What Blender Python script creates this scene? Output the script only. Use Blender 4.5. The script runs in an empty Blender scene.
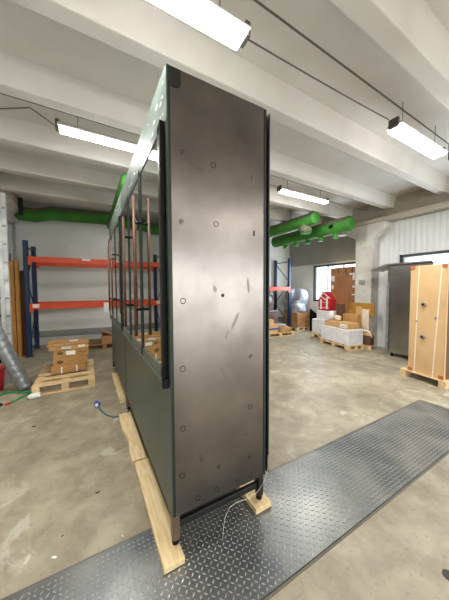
import bpy, bmesh, math, random
from mathutils import Vector, Matrix
random.seed(7)
S = bpy.context.scene
C = S.collection
PI = math.pi

# ------------------------------------------------------------------ camera
cam = bpy.data.cameras.new('camera'); co = bpy.data.objects.new('camera', cam); C.objects.link(co)
Rm = Matrix(((0.8705296, 0.0262878, -0.4914134), (-0.4920964, 0.0375783, -0.8697293), (-0.0043968, 0.9989479, 0.0456491)))
co.matrix_world = Matrix.Translation((0, 0, 1.5)) @ Rm.to_4x4()
cam.sensor_fit = 'HORIZONTAL'; cam.sensor_width = 36; cam.lens = 243.017 * 36 / 449
cam.clip_start = .05
S.camera = co
# ------------------------------------------------------------------ world, light, exposure
W = bpy.data.worlds.new('sky'); S.world = W; W.use_nodes = True
bg = W.node_tree.nodes['Background']
bg.inputs[0].default_value = (.80, .91, 1.0, 1); bg.inputs[1].default_value = 2.6
S.view_settings.view_transform = 'Standard'; S.view_settings.look = 'None'
S.view_settings.gamma = 1; S.view_settings.use_curve_mapping = False
S.view_settings.exposure = 0.6
TUBE = 17.0
LAMP_W = 38.0

def area(name, loc, rot, sx, sy, power, col):
    l = bpy.data.lights.new(name, 'AREA'); l.shape = 'RECTANGLE'; l.size = sx; l.size_y = sy
    l.energy = power; l.color = col
    o = bpy.data.objects.new(name, l); o.location = loc; o.rotation_euler = rot; C.objects.link(o)
    return o
# daylight entering through the windows (side wall); the gate light is an added unseen source
area('window_daylight_far', (7.02, 5.25, 1.75), (0, PI/2, 0), 1.1, 1.6, 60, (.75, .88, 1))
area('window_daylight_near', (6.42, 1.75, 1.9), (0, PI/2, 0), .6, 2.1, 45, (.75, .88, 1))
area('gate_daylight', (3.8, -5.25, 1.3), (PI/2, 0, 0), 4.2, 2.4, 130, (1, .98, .95))

# ------------------------------------------------------------------ materials
def rgb(h):
    h = h.lstrip('#'); v = [int(h[i:i+2], 16)/255 for i in (0, 2, 4)]
    return tuple((x/12.92 if x <= .04045 else ((x+.055)/1.055)**2.4) for x in v) + (1,)
def mat(name, col, rough=.6, metal=0, col2=None, scale=8, stretch=(1, 1, 1), bump=0, bscale=40, detail=5, spec=.5, lo=.35, hi=.65):
    m = bpy.data.materials.new(name); m.use_nodes = True
    nt = m.node_tree; b = nt.nodes['Principled BSDF']
    b.inputs['Base Color'].default_value = rgb(col); b.inputs['Roughness'].default_value = rough
    b.inputs['Metallic'].default_value = metal; b.inputs['Specular IOR Level'].default_value = spec
    tc = nt.nodes.new('ShaderNodeTexCoord'); mp = nt.nodes.new('ShaderNodeMapping')
    mp.inputs['Scale'].default_value = stretch; nt.links.new(tc.outputs['Object'], mp.inputs[0])
    if col2:
        n = nt.nodes.new('ShaderNodeTexNoise'); n.inputs['Scale'].default_value = scale; n.inputs['Detail'].default_value = detail
        nt.links.new(mp.outputs[0], n.inputs['Vector'])
        r = nt.nodes.new('ShaderNodeValToRGB'); r.color_ramp.elements[0].position = lo; r.color_ramp.elements[1].position = hi
        r.color_ramp.elements[0].color = rgb(col); r.color_ramp.elements[1].color = rgb(col2)
        nt.links.new(n.outputs[0], r.inputs[0]); nt.links.new(r.outputs[0], b.inputs['Base Color'])
    if bump:
        n2 = nt.nodes.new('ShaderNodeTexNoise'); n2.inputs['Scale'].default_value = bscale; n2.inputs['Detail'].default_value = 4
        nt.links.new(mp.outputs[0], n2.inputs['Vector'])
        bp = nt.nodes.new('ShaderNodeBump'); bp.inputs['Strength'].default_value = bump; bp.inputs['Distance'].default_value = .01
        nt.links.new(n2.outputs[0], bp.inputs['Height']); nt.links.new(bp.outputs[0], b.inputs['Normal'])
    return m

def mat_floor():
    m = bpy.data.materials.new('concrete_floor'); m.use_nodes = True
    nt = m.node_tree; N = nt.nodes; L = nt.links; b = N['Principled BSDF']
    tc = N.new('ShaderNodeTexCoord')
    def noise(sc, det, dist=0, rough=.55):
        n = N.new('ShaderNodeTexNoise'); n.inputs['Scale'].default_value = sc; n.inputs['Detail'].default_value = det
        n.inputs['Distortion'].default_value = dist; n.inputs['Roughness'].default_value = rough
        L.new(tc.outputs['Object'], n.inputs['Vector']); return n
    def ramp(src, *st):
        r = N.new('ShaderNodeValToRGB'); e = r.color_ramp.elements
        e[0].position, e[0].color = st[0][0], st[0][1]; e[1].position, e[1].color = st[-1][0], st[-1][1]
        for p, c in st[1:-1]:
            x = e.new(p); x.color = c
        L.new(src, r.inputs[0]); return r
    def mix(mode, fac, a, c):
        x = N.new('ShaderNodeMix'); x.data_type = 'RGBA'; x.blend_type = mode
        if isinstance(fac, float): x.inputs[0].default_value = fac
        else: L.new(fac, x.inputs[0])
        for s, v in ((6, a), (7, c)):
            if isinstance(v, tuple): x.inputs[s].default_value = v
            else: L.new(v, x.inputs[s])
        return x.outputs[2]
    n1 = noise(.9, 8, .6, .62)
    base = ramp(n1.outputs[0], (.3, rgb('837a67')), (.45, rgb('9c937e')), (.58, rgb('aba28c')), (.72, rgb('bab29d')))
    n2 = noise(5, 9, .35, .62)
    r2 = ramp(n2.outputs[0], (.38, rgb('8f867a')), (.62, rgb('ffffff')))
    c = mix('MULTIPLY', .42, base.outputs[0], r2.outputs[0])
    n3 = noise(1.7, 6, 1.6, .6)
    r3 = ramp(n3.outputs[0], (.60, (0, 0, 0, 1)), (.66, (.75, .75, .75, 1)))
    c = mix('MIX', r3.outputs[0], c, rgb('b9b6a6'))
    n4 = noise(38, 3)
    r4 = ramp(n4.outputs[0], (.28, rgb('6f665a')), (.40, rgb('ffffff')))
    c = mix('MULTIPLY', .35, c, r4.outputs[0])
    v = N.new('ShaderNodeTexVoronoi'); v.feature = 'DISTANCE_TO_EDGE'; v.inputs['Scale'].default_value = .55
    nn = noise(2.2, 5, .3)
    va = N.new('ShaderNodeVectorMath'); va.operation = 'MULTIPLY_ADD'
    L.new(nn.outputs['Color'], va.inputs[0]); va.inputs[1].default_value = (.9, .9, 0); L.new(tc.outputs['Object'], va.inputs[2])
    L.new(va.outputs[0], v.inputs['Vector'])
    r5 = ramp(v.outputs['Distance'], (0.0, (.55, .55, .55, 1)), (.012, (0, 0, 0, 1)))
    c = mix('MIX', r5.outputs[0], c, rgb('84796a'))
    L.new(c, b.inputs['Base Color'])
    rr = N.new('ShaderNodeMapRange'); rr.inputs[3].default_value = .38; rr.inputs[4].default_value = .62
    L.new(n2.outputs[0], rr.inputs[0]); L.new(rr.outputs[0], b.inputs['Roughness'])
    bp = N.new('ShaderNodeBump'); bp.inputs['Strength'].default_value = .12; bp.inputs['Distance'].default_value = .01
    L.new(n2.outputs[0], bp.inputs['Height']); L.new(bp.outputs[0], b.inputs['Normal'])
    return m

def mat_brushed(name, col, col2, rough, axis=(40, 40, 1.2)):
    # streaky brushed sheet with faint smears
    m = mat(name, col, rough, 1, col2, 3.0, detail=6, lo=.3, hi=.75)
    nt = m.node_tree; b = nt.nodes['Principled BSDF']
    tc = nt.nodes.new('ShaderNodeTexCoord'); mp = nt.nodes.new('ShaderNodeMapping'); mp.inputs['Scale'].default_value = axis
    nt.links.new(tc.outputs['Object'], mp.inputs[0])
    n = nt.nodes.new('ShaderNodeTexNoise'); n.inputs['Scale'].default_value = 6; n.inputs['Detail'].default_value = 3
    nt.links.new(mp.outputs[0], n.inputs['Vector'])
    r = nt.nodes.new('ShaderNodeMapRange'); r.inputs[3].default_value = rough-.06; r.inputs[4].default_value = rough+.08
    nt.links.new(n.outputs[0], r.inputs[0]); nt.links.new(r.outputs[0], b.inputs['Roughness'])
    b.inputs['Anisotropic'].default_value = .6
    return m

def mat_emit(name, col, s):
    m = bpy.data.materials.new(name); m.use_nodes = True; b = m.node_tree.nodes['Principled BSDF']
    b.inputs['Base Color'].default_value = (.9, .9, .9, 1)
    b.inputs['Emission Color'].default_value = col; b.inputs['Emission Strength'].default_value = s
    return m
def mat_pane(name, lo, hi, tint=(1, 1, 1, 1)):
    m = bpy.data.materials.new(name); m.use_nodes = True; nt = m.node_tree; N = nt.nodes
    N.remove(N['Principled BSDF'])
    g = N.new('ShaderNodeBsdfGlossy'); g.inputs['Roughness'].default_value = .015; g.inputs[0].default_value = (.92, .95, .94, 1)
    t = N.new('ShaderNodeBsdfTransparent'); t.inputs[0].default_value = tint
    lw = N.new('ShaderNodeLayerWeight'); lw.inputs[0].default_value = .5
    mr = N.new('ShaderNodeMapRange'); mr.inputs[3].default_value = lo; mr.inputs[4].default_value = hi
    nt.links.new(lw.outputs['Facing'], mr.inputs[0])
    x = N.new('ShaderNodeMixShader'); nt.links.new(mr.outputs[0], x.inputs[0])
    nt.links.new(t.outputs[0], x.inputs[1]); nt.links.new(g.outputs[0], x.inputs[2])
    nt.links.new(x.outputs[0], N['Material Output'].inputs[0])
    return m

M = {}
M['floor'] = mat_floor()
M['ceil'] = mat('ceiling_paint', 'd3cfc9', .85, 0, 'c9c4bd', 1.5, bump=.15, bscale=30)
M['wall'] = mat('wall_paint', 'e4e4de', .8, 0, 'd6d7cf', 1.2, bump=.12, bscale=25, lo=.3, hi=.7)
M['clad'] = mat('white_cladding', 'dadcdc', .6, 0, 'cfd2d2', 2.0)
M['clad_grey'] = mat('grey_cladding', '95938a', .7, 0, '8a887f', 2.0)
M['band'] = mat('grey_band', '8f8f8b', .8)
M['concrete'] = mat('painted_concrete', 'cbc9c2', .8, 0, 'b6b2a8', 3.0, bump=.2, bscale=30)
M['girder'] = mat('girder_paint', 'b9b0a2', .85, 0, 'aba293', 2.0)
M['joint'] = mat('joint_filler', '6a645a', .9)
M['green_dark'] = mat('dark_green_paint', '3c4640', .42, 0, '353e39', 4)
M['header'] = mat('scuffed_green_paint', '84928c', .5, .1, '64726b', 2.5, stretch=(1, 1, 3))
M['front'] = mat('front_green_paint', '515b54', .38, .2, '48524b', 3)
M['frame'] = mat('frame_green_paint', '232a27', .4, 0, spec=.3)
M['frame_l'] = mat('frame_light_green', '58645e', .35, .1)
M['steel'] = mat_brushed('brushed_steel', '8c8681', '6c6661', .33)
M['mark'] = mat('marker_ink', '1d1b1b', .6)
M['smudge'] = mat('greasy_smear', '6c6560', .42, .95)
M['dark'] = mat('dark_steel', '2b2b2a', .45, .5)
M['black'] = mat('black_plastic', '121213', .55, spec=.15)
M['galv'] = mat('galvanised_steel', 'a6a8a8', .42, .7, '8e9090', 10)
M['inside'] = mat('cabinet_interior', '4c514e', .6)
M['wood_handle'] = mat('copper_brown_wood', '503326', .5, 0, '68452f', 6, stretch=(4, 4, 1))
M['pine'] = mat('pine', 'e6d2a8', .7, 0, 'd3b684', 6, stretch=(8, 1, 8), bump=.1)
M['pine_x'] = mat('pine_cross', 'e3cba0', .75, 0, 'c9a877', 6, stretch=(1, 9, 9), bump=.1)
M['pine_dark'] = mat('weathered_pine', '9a7a54', .8, 0, '7d6040', 6, stretch=(1, 8, 8))
M['plank'] = mat('honey_timber', 'c08d3e', .55, 0, '95642a', 5, stretch=(6, 6, .8))
M['plank_d'] = mat('brown_timber', '70431f', .6, 0, '542f15', 5, stretch=(6, 6, .8))
M['plate'] = mat('tread_plate_steel', '4f5456', .32, .5, '84847f', 2.6, detail=9, lo=.32, hi=.7)
M['bronze'] = mat('bronze_leg', '6b5a4c', .4, .4)
M['lug'] = mat('tread_lug_steel', 'b3b8b8', .3, .6, '959a9a', 9)
M['dust'] = mat('plate_dust', '9b9484', .8, 0, '8b8577', 12)
M['blue'] = mat('rack_blue', '1f3a5f', .45, 0, '19304f', 5)
M['orange'] = mat('rack_orange', 'e2532a', .45, 0, 'd0461f', 5)
M['card'] = mat('cardboard', 'bd935c', .8, 0, 'ad824c', 4)
M['card_l'] = mat('light_cardboard', 'd3ac77', .8, 0, 'c79e68', 4)
M['card_d'] = mat('brown_cardboard', 'a87850', .8, 0, '986a44', 3)
M['card_b'] = mat('shaded_brown_cardboard', '5f4330', .8)  # dark brown for cartons, tape pieces and the sheet edge
M['print'] = mat('brown_print', '3a2c1e', .8)
M['paper'] = mat('white_paper', 'ececea', .7)
M['white_brick'] = mat('white_packs', 'f3f3f3', .45, 0, 'e2e3e6', 12)
M['seam'] = mat('grey_seam', 'a2a4a8', .6)
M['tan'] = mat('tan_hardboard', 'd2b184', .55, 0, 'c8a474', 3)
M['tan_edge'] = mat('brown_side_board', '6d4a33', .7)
M['strap'] = mat('pale_strap', 'ecd9c4', .5)
M['corner'] = mat('corner_protector', 'a8643a', .7)
M['red'] = mat('red_plastic', 'c81f2b', .45, 0, 'b81a26', 4)
M['bluep'] = mat('blue_plastic', '2b4fae', .4)
M['wrap'] = mat('stretch_wrap', 'bccad2', .3, 0, '8d8793', 5, bump=.8, bscale=14)
M['wrap_d'] = mat('wrapped_goods', '5a4a44', .25, 0, '7d6f6c', 4, bump=.7, bscale=12)
M['wrap_b'] = mat('wrapped_cardboard', '9b6c42', .25, 0, 'b08a66', 6, bump=.5, bscale=12)
M['duct'] = mat('green_duct', '3a8026', .75, 0, '306e20', 3, bump=.15, bscale=10)
M['duct_d'] = mat('duct_dust', '5a5c48', .9, 0, '6a6a52', 6)
M['ss'] = mat_brushed('dark_stainless', 'a5a29c', '8f8c86', .36)
M['foil'] = mat('foil_hose', '8d9196', .35, .7, 'a8acb0', 14, bump=.6, bscale=30)
M['cable_g'] = mat('green_cable', '1f8a4c', .5)
M['cable'] = mat('grey_green_cable', '58706e', .5)
M['alu'] = mat('aluminium', 'dfe2e2', .35, .5, 'b6bbbe', 6)
M['tube'] = mat_emit('lamp_tube', (1, .975, .93, 1), TUBE)
M['lampbody'] = mat('lamp_body', 'b9b5ad', .5)
M['lampend'] = mat('lamp_end', '4a443f', .5)
M['wire'] = mat('thin_wire', '5f5850', .7)
M['pane'] = mat_pane('cabinet_glass', .45, .90, (.85, .92, .9, 1))
M['wglass'] = mat_pane('window_glass', .03, .5)
M['wframe'] = mat('window_frame', '2c2e30', .4)
M['chip'] = mat('pale_chips', 'c9c2b0', .8)

# ------------------------------------------------------------------ mesh helpers
class MB:
    def __init__(s): s.bm = bmesh.new(); s.mats = []
    def mi(s, m):
        if m not in s.mats: s.mats.append(m)
        return s.mats.index(m)
    def _fin(s, vs, m, T):
        if T is not None: bmesh.ops.transform(s.bm, matrix=T, verts=vs)
        i = s.mi(m); done = set()
        for v in vs:
            for f in v.link_faces:
                f.material_index = i
    def box(s, a, b, m, rz=0, T=None):
        r = bmesh.ops.create_cube(s.bm, size=1); vs = r['verts']
        a, b = Vector(a), Vector(b); c = (a+b)/2; d = b-a
        bmesh.ops.scale(s.bm, vec=d, verts=vs)
        if rz: bmesh.ops.rotate(s.bm, matrix=Matrix.Rotation(rz, 3, 'Z'), verts=vs, cent=(0, 0, 0))
        bmesh.ops.translate(s.bm, vec=c, verts=vs)
        s._fin(vs, m, T); return s
    def tube(s, pts, r, m, n=12, cap=True, T=None):
        pts = [Vector(p) for p in pts]; rs = r if isinstance(r, (list, tuple)) else [r]*len(pts)
        rings = []; up = None
        for i, p in enumerate(pts):
            t = (pts[min(i+1, len(pts)-1)] - pts[max(i-1, 0)]).normalized()
            if up is None:
                up = Vector((0, 0, 1)) if abs(t.z) < .9 else Vector((1, 0, 0))
            u = t.cross(up)
            if u.length < 1e-4: u = t.cross(Vector((0, 1, 0)))
            u.normalize(); w = u.cross(t).normalized(); up = w
            rings.append([s.bm.verts.new(p + (u*math.cos(2*PI*k/n) + w*math.sin(2*PI*k/n))*rs[i]) for k in range(n)])
        i = s.mi(m); fs = []
        for a, b in zip(rings, rings[1:]):
            for k in range(n):
                fs.append(s.bm.faces.new((a[k], a[(k+1) % n], b[(k+1) % n], b[k])))
        if cap: fs.append(s.bm.faces.new(rings[0][::-1])); fs.append(s.bm.faces.new(rings[-1]))
        for f in fs: f.material_index = i; f.smooth = len(f.verts) == 4
        if T is not None: bmesh.ops.transform(s.bm, matrix=T, verts=[v for r_ in rings for v in r_])
        return s
    def prism(s, poly, a, b, m, axis='Y', T=None):
        def P(u, v, w): return {'Y': (u, w, v), 'X': (w, u, v), 'Z': (u, v, w)}[axis]
        v0 = [s.bm.verts.new(P(u, v, a)) for u, v in poly]; v1 = [s.bm.verts.new(P(u, v, b)) for u, v in poly]
        i = s.mi(m); n = len(poly)
        fs = [s.bm.faces.new(v0), s.bm.faces.new(v1[::-1])] + [s.bm.faces.new((v0[k], v1[k], v1[(k+1) % n], v0[(k+1) % n])) for k in range(n)]
        for f in fs: f.material_index = i
        if T is not None: bmesh.ops.transform(s.bm, matrix=T, verts=v0+v1)
        return s
    def blob(s, c, r, m, amp=.15, seed=0, sub=3):
        q = bmesh.ops.create_icosphere(s.bm, subdivisions=sub, radius=1)['verts']
        rnd = random.Random(seed); k = [(rnd.uniform(1, 5), rnd.uniform(1, 5), rnd.uniform(1, 5), rnd.uniform(0, 6)) for _ in range(5)]
        for v in q:
            n = v.co.normalized(); a = sum(math.sin(x*n.x+y*n.y*1.3+z*n.z*1.1+p) for x, y, z, p in k)/5
            e = .55
            n2 = Vector([math.copysign(abs(t)**e, t) for t in n])
            v.co = Vector((n2.x*r[0], n2.y*r[1], n2.z*r[2]))*(1+amp*a) + Vector(c)
        s._fin(q, m, None)
        for v in q:
            for f in v.link_faces: f.smooth = True
        return s
    def build(s, name, parent=None, bevel=0, loc=None):
        bmesh.ops.recalc_face_normals(s.bm, faces=s.bm.faces)
        me = bpy.data.meshes.new(name); s.bm.to_mesh(me); s.bm.free()
        for m in s.mats: me.materials.append(m)
        o = bpy.data.objects.new(name, me); C.objects.link(o)
        if parent: o.parent = parent
        if loc: o.location = loc
        if bevel:
            b = o.modifiers.new('bevel', 'BEVEL'); b.width = bevel; b.segments = 2; b.limit_method = 'ANGLE'
        return o
def tag(o, label, cat, group=None):
    o['label'] = label; o['category'] = cat
    if group: o['group'] = group
    return o
def thing(name, label, cat, loc=(0, 0, 0), rz=0, group=None):
    o = bpy.data.objects.new(name, None); C.objects.link(o); o.location = loc; o.rotation_euler = (0, 0, rz); o.empty_display_size = .1
    return tag(o, label, cat, group)
def struct(mb, name, bevel=0, parent=None):
    o = mb.build(name, parent, bevel)
    o['kind'] = 'structure'; return o
def bx(name, parent, a, b, m, bevel=.002): return MB().box(a, b, m).build(name, parent, bevel)

# ------------------------------------------------------------------ the room
SZ = 3.66
struct(MB().box((-2.2, -5.6, -.2), (7.6, 9, 0), M['floor']), 'floor')
struct(MB().box((-2.2, -5.6, SZ), (7.6, 9, SZ+.2), M['ceil']), 'ceiling')
struct(MB().box((-1.9, -5.3, 0), (-1.7, 8.4, SZ), M['wall']), 'wall_left')
# far wall, slightly skewed
fw = MB(); fw.prism([(-1.9, 8.26), (7.3, 7.21), (7.3, 7.45), (-1.9, 8.5)], 0, SZ, M['wall'], 'Z'); struct(fw, 'wall_far')
def fy(x): return 8.26 - (x+1.9)*1.05/9.2
b = MB(); b.prism([(-1.7, fy(-1.7)-.012), (7.1, fy(7.1)-.012), (7.1, fy(7.1)+.02), (-1.7, fy(-1.7)+.02)], .2, .38, M['band'], 'Z'); struct(b, 'trim_1')
# side wall beyond the column: lower smooth part, window opening, grey cladding above
def wall_open(X0, X1, y0, y1, wy0, wy1, wz0, wz1, m, top):
    w = MB()
    w.box((X0, y0, 0), (X1, y1, wz0), m); w.box((X0, y0, wz1), (X1, y1, top), m)
    w.box((X0, y0, wz0), (X1, wy0, wz1), m); w.box((X0, wy1, wz0), (X1, y1, wz1), m)
    return w
w = wall_open(7.1, 7.3, 3.9, 7.4, 4.3, 6.03, 1.05, 2.3, M['wall'], SZ); struct(w, 'wall_right_far')
w = wall_open(6.52, 6.72, -5.3, 3.95, 0.2, 2.92, 1.2, 2.22, M['clad'], SZ); struct(w, 'wall_right')
struct(MB().box((6.7, 3.75, 0), (7.3, 3.95, SZ), M['wall']), 'wall_right_return')
# ribbed cladding sheets
def clad(name, X, ya, yb, za, zb, m, pitch=.11, skip=None):
    w = MB(); y = ya; poly = []
    while y < yb - 1e-6:
        for d, t in ((0, 0), (.045, 0), (.055, -.005), (.1, -.005)):
            if y+d < yb: poly.append((y+d, t))
        y += pitch
    poly.append((yb, 0))
    def strip(z0, z1, pts):
        i = w.mi(m)
        a = [w.bm.verts.new((X+t, q, z0)) for q, t in pts]; b_ = [w.bm.verts.new((X+t, q, z1)) for q, t in pts]
        for k in range(len(pts)-1): w.bm.faces.new((a[k], a[k+1], b_[k+1], b_[k])).material_index = i
    if skip:
        s0, s1, z0, z1 = skip
        strip(za, z0, poly); strip(z1, zb, poly)
        strip(z0, z1, [p for p in poly if p[0] <= s0]); strip(z0, z1, [p for p in poly if p[0] >= s1])
    else: strip(za, zb, poly)
    return struct(w, name)
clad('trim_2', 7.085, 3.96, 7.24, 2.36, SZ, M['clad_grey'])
clad('trim_3', 6.505, -4.0, 3.5, 0, 3.1, M['clad'], skip=(.12, 3.0, 1.14, 2.28))
# back part behind the camera with an unseen loading gate added for light and reflections
w = MB()
w.box((-1.9, -5.5, 0), (1.6, -5.3, SZ), M['wall']); w.box((6.0, -5.5, 0), (6.72, -5.3, SZ), M['wall']); w.box((1.6, -5.5, 2.6), (6.0, -5.3, SZ), M['wall'])
struct(w, 'wall_back')
struct(MB().box((-12, -25, -.25), (20, -5.6, -.02), M['band']), 'ground')  # unseen outdoor slab, added to dim the lower half of the gate reflection
# ceiling ribs running across the hall
TL = .014
for i, y in enumerate((-4.25, -3.2, -2.15, -1.1, -.05, .97, 2.03, 3.06, 4.13, 5.13, 6.12)):
    r = MB(); r.prism([(y-.005, 3.405), (y+.145, 3.405), (y+.2, SZ+.01), (y-.07, SZ+.01)], -1.7, 6.45, M['ceil'], 'X')
    for v in r.bm.verts: v.co.y += TL*v.co.x
    struct(r, 'trim_%d' % (i+4), .012)
for i, y in enumerate((-.6, 1.53, 3.62, 5.72)):
    r = MB(); r.box((-1.7, y, SZ-.006), (6.5, y+.014, SZ+.005), M['joint'])
    for v in r.bm.verts: v.co.y += TL*v.co.x
    struct(r, 'trim_%d' % (i+20))
# girder with a projecting lip along the side wall, and the column that carries it
g = MB(); g.prism([(6.22, 3.12), (6.52, 3.12), (6.52, SZ), (6.42, SZ), (6.42, 3.215), (6.22, 3.215)], -5.3, 5.4, M['girder'], 'Y')
struct(g, 'trim_30', .008)
g = MB(); g.prism([(-1.7, 3.18), (-1.6, 3.18), (-1.36, 3.42), (-1.36, SZ), (-1.7, SZ)], -5.3, fy(-1.7), M['girder'], 'Y')
struct(g, 'trim_31', .008)
c = MB(); c.prism([(3.5, 0), (3.93, 0), (3.93, 2.78), (4.2, 2.95), (4.2, 3.11), (3.22, 3.11), (3.22, 2.95), (3.5, 2.72)], 6.2, 6.55, M['concrete'], 'X')
struct(c, 'trim_32', .012)
struct(MB().box((6.24, 4.32, 3.0), (6.5, 4.55, 3.4), M['girder']), 'trim_33', .01)

# windows: frame, mullions and glass in the openings
def window(name, X, y0, y1, z0, z1, nm):
    w = MB(); t = .055
    w.box((X, y0, z0), (X+.09, y1, z0+t), M['wframe']); w.box((X, y0, z1-t), (X+.09, y1, z1), M['wframe'])
    w.box((X, y0, z0), (X+.09, y0+t, z1), M['wframe']); w.box((X, y1-t, z0), (X+.09, y1, z1), M['wframe'])
    f = struct(w, name)
    for k in range(1, nm):
        y = y0+(y1-y0)*k/nm
        struct(MB().box((X+.02, y-.02, z0+t), (X+.07, y+.02, z1-t), M['alu']), 'window_mullion', parent=f)
    struct(MB().box((X+.04, y0+t, z0+t), (X+.046, y1-t, z1-t), M['wglass']), 'window_glass', parent=f)
window('window_1', 7.07, 4.3, 6.03, 1.05, 2.3, 3)
window('window_2', 6.47, .12, 3.0, 1.14, 2.28, 1)

# ------------------------------------------------------------------ display cabinets
def cabinet(y0, L, label, near):
    t = thing('display_cabinet', label, 'display cabinet', (.72, y0+L/2, 0.045), 0, None)
    def l(p): return (p[0]-.72, p[1]-y0-L/2, p[2]-.045)
    def B(name, a, b_, m, bev=.003, par=None): return bx(name, par or t, l(a), l(b_), m, bev)
    xf, xb = .385, 1.045; y1 = y0+L
    B('lower_front_panel', (xf, y0+.002, .214), (xf+.02, y1-.012, .975), M['front'])
    hp = MB(); hp.box(l((xf-.002, y0+.002, 2.39)), l((xf+.012, y1-.002, 2.665)), M['header'])
    for k in range(26 if near else 14):
        yy = y0+.04+random.random()**1.6*1.5; zz = 2.43+random.random()*.2; q = random.uniform(.004, .02)
        hp.box(l((xf-.0032, yy, zz)), l((xf-.002, yy+q*2, zz+q)), M['paper'])
    hp.build('header_panel', t)
    B('front_post', (xf+.001, y0, .214), (xf+.012, y0+.05, 2.665), M['green_dark'])
    B('front_post', (xf+.001, y1-.05, .214), (xf+.02, y1, 2.665), M['green_dark'])
    B('top_panel', (xf+.02, y0+.02, 2.64), (xb-.03, y1-.02, 2.655), M['green_dark'])
    B('bottom_panel', (xf+.02, y0+.02, .214), (xb-.03, y1-.02, .25), M['green_dark'])
    B('back_panel', (xb-.02, y0+.02, .22), (xb, y1-.02, 2.66), M['green_dark'])
    B('back_cover_sheet', (xb+.016, y0-.003, .22), (xb+.028, y1-.02, 2.64), M['frame'])
    B('interior_partition', (xf+.02, y0+.035, .955), (xb-.04, y0+.045, 2.62), M['inside'])
    B('interior_partition', (xf+.02, y1-.045, .955), (xb-.04, y1-.035, 2.62), M['inside'])
    for z in (.95, 1.4, 1.85):
        B('interior_shelf', (xf+.08, y0+.05, z), (xb-.05, y1-.05, z+.018), M['inside'], .002)
    # steel end wall, with pen circles, holes and smears on it
    for (ya, yb, nm) in ((y0, y0+.02, 'end_panel'), (y1-.02, y1, 'end_panel')):
        e = MB(); e.box(l((xf+.012, ya, .214)), l((xb-.022, yb, 2.66)), M['steel'])
        if near and ya == y0:
            for x, z, k in MARKS:
                c0 = l((x, y0-.0006, z))
                if k in 'oc':
                    n = 20; r = .015 if k == 'o' else .012
                    R_ = [c0[0], c0[1], c0[2]]
                    pts = [(R_[0]+math.cos(2*PI*q/n)*r*(1+.1*math.sin(q)), R_[1], R_[2]+math.sin(2*PI*q/n)*r) for q in range(n if k == 'o' else n-3)]
                    e.tube(pts+[pts[0]] if k == 'o' else pts, .0021, M['mark'], 5)
                    if k == 'c': e.tube([(c0[0], c0[1]-.001, c0[2]), (c0[0], c0[1]+.001, c0[2])], .005, M['mark'], 10)
                elif k == 'h':
                    e.tube([(c0[0], c0[1]-.001, c0[2]), (c0[0], c0[1]+.001, c0[2])], .011, M['mark'], 14)
                elif k == 's':
                    e.box((c0[0]-.007, c0[1]-.0005, c0[2]-.017), (c0[0]+.007, c0[1]+.001, c0[2]+.017), M['mark'])
            # dark plate in the top corner
            poly = [(xf+.018, 2.658), (xf+.018, 2.56), (xf+.035, 2.56)]+[(xf+.047+.03*math.cos(a_), 2.585+.025*math.sin(a_)) for a_ in [math.radians(q_) for q_ in range(-100, 1, 20)]]+[(xf+.077, 2.658)]
            e.prism([(l((u_, 0, 0))[0], l((0, 0, v_))[2]) for u_, v_ in poly], l((0, y0-.003, 0))[1], l((0, y0+.001, 0))[1], M['dark'], 'Y')
            for (sx_, sz_, sw_, sh_, a_) in ((.72, .98, .012, .05, .5), (.80, 1.30, .01, .06, -.5), (.74, 1.22, .008, .03, -.4), (.90, 1.52, .009, .05, .1), (.925, 2.2, .01, .03, 0), (.66, 1.5, .012, .02, .3), (.55, 2.18, .05, .008, -.3), (.88, .55, .02, .012, 0), (.56, .5, .012, .03, .2)):
                n_ = 12; c0 = l((sx_, y0-.0004, sz_))
                vs_ = [e.bm.verts.new((c0[0]+sw_*math.cos(2*PI*q_/n_)*math.cos(a_)-sh_*math.sin(2*PI*q_/n_)*math.sin(a_), c0[1], c0[2]+sw_*math.cos(2*PI*q_/n_)*math.sin(a_)+sh_*math.sin(2*PI*q_/n_)*math.cos(a_))) for q_ in range(n_)]
                e.bm.faces.new(vs_).material_index = e.mi(M['smudge'])
        e.build(nm, t, .0)
    B('corner_strip', (xf+.006, y0-.003, .216), (xf+.018, y0+.001, 2.66), M['frame'], .001)
    B('corner_strip', (xb-.022, y0-.004, .22), (xb-.004, y0+.02, 2.655), M['frame'], .001)
    # base: legs, adjuster feet, rails
    for fx in (xf+.001, xb-.06):
        for fyy in (y0-.002, y1-.055):
            g_ = B('leg', (fx, fyy, .075), (fx+.04, fyy+.045, .214), M['dark'] if fx > .6 else M['bronze'], .003)
            a = MB(); p = l((fx+.02, fyy+.022, .047)); q = l((fx+.02, fyy+.022, .075))
            a.tube([p, q], .02, M['black'], 16); a.build('adjuster_foot', g_)
    B('base_rail', (xf+.05, y0+.015, .125), (xb-.06, y0+.04, .165), M['dark'])
    B('base_rail', (xf+.05, y1-.04, .125), (xb-.06, y1-.015, .165), M['dark'])
    B('long_rail', (xf+.012, y0+.05, .165), (xf+.04, y1-.055, .213), M['dark'])
    # three glazed doors
    ys = [y0+.058+k*(L-.10)/3 for k in range(4)]
    for k in range(3):
        a, c_ = ys[k]+.004, ys[k+1]-.004; z0, z1 = .995, 2.39
        dx0, dx1 = xf-.028, xf-.003
        f = MB(); s = .032
        f.box(l((dx0, a, z0)), l((dx1, c_, z0+.062)), M['frame_l']); f.box(l((dx0, a, z1-.05)), l((dx1, c_, z1)), M['frame_l'])
        f.box(l((dx0, a, z0)), l((dx1, a+s, z1)), M['frame']); f.box(l((dx0, c_-s, z0)), l((dx1, c_, z1)), M['frame'])
        door = f.build('door', t, .003)
        B('glass_pane', (dx0+.006, a+.025, z0+.055), (dx0+.012, c_-.025, z1-.045), M['pane'], 0, door)
        hy = c_-(.025, .045, .1)[k]
        if k == 2: continue
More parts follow.
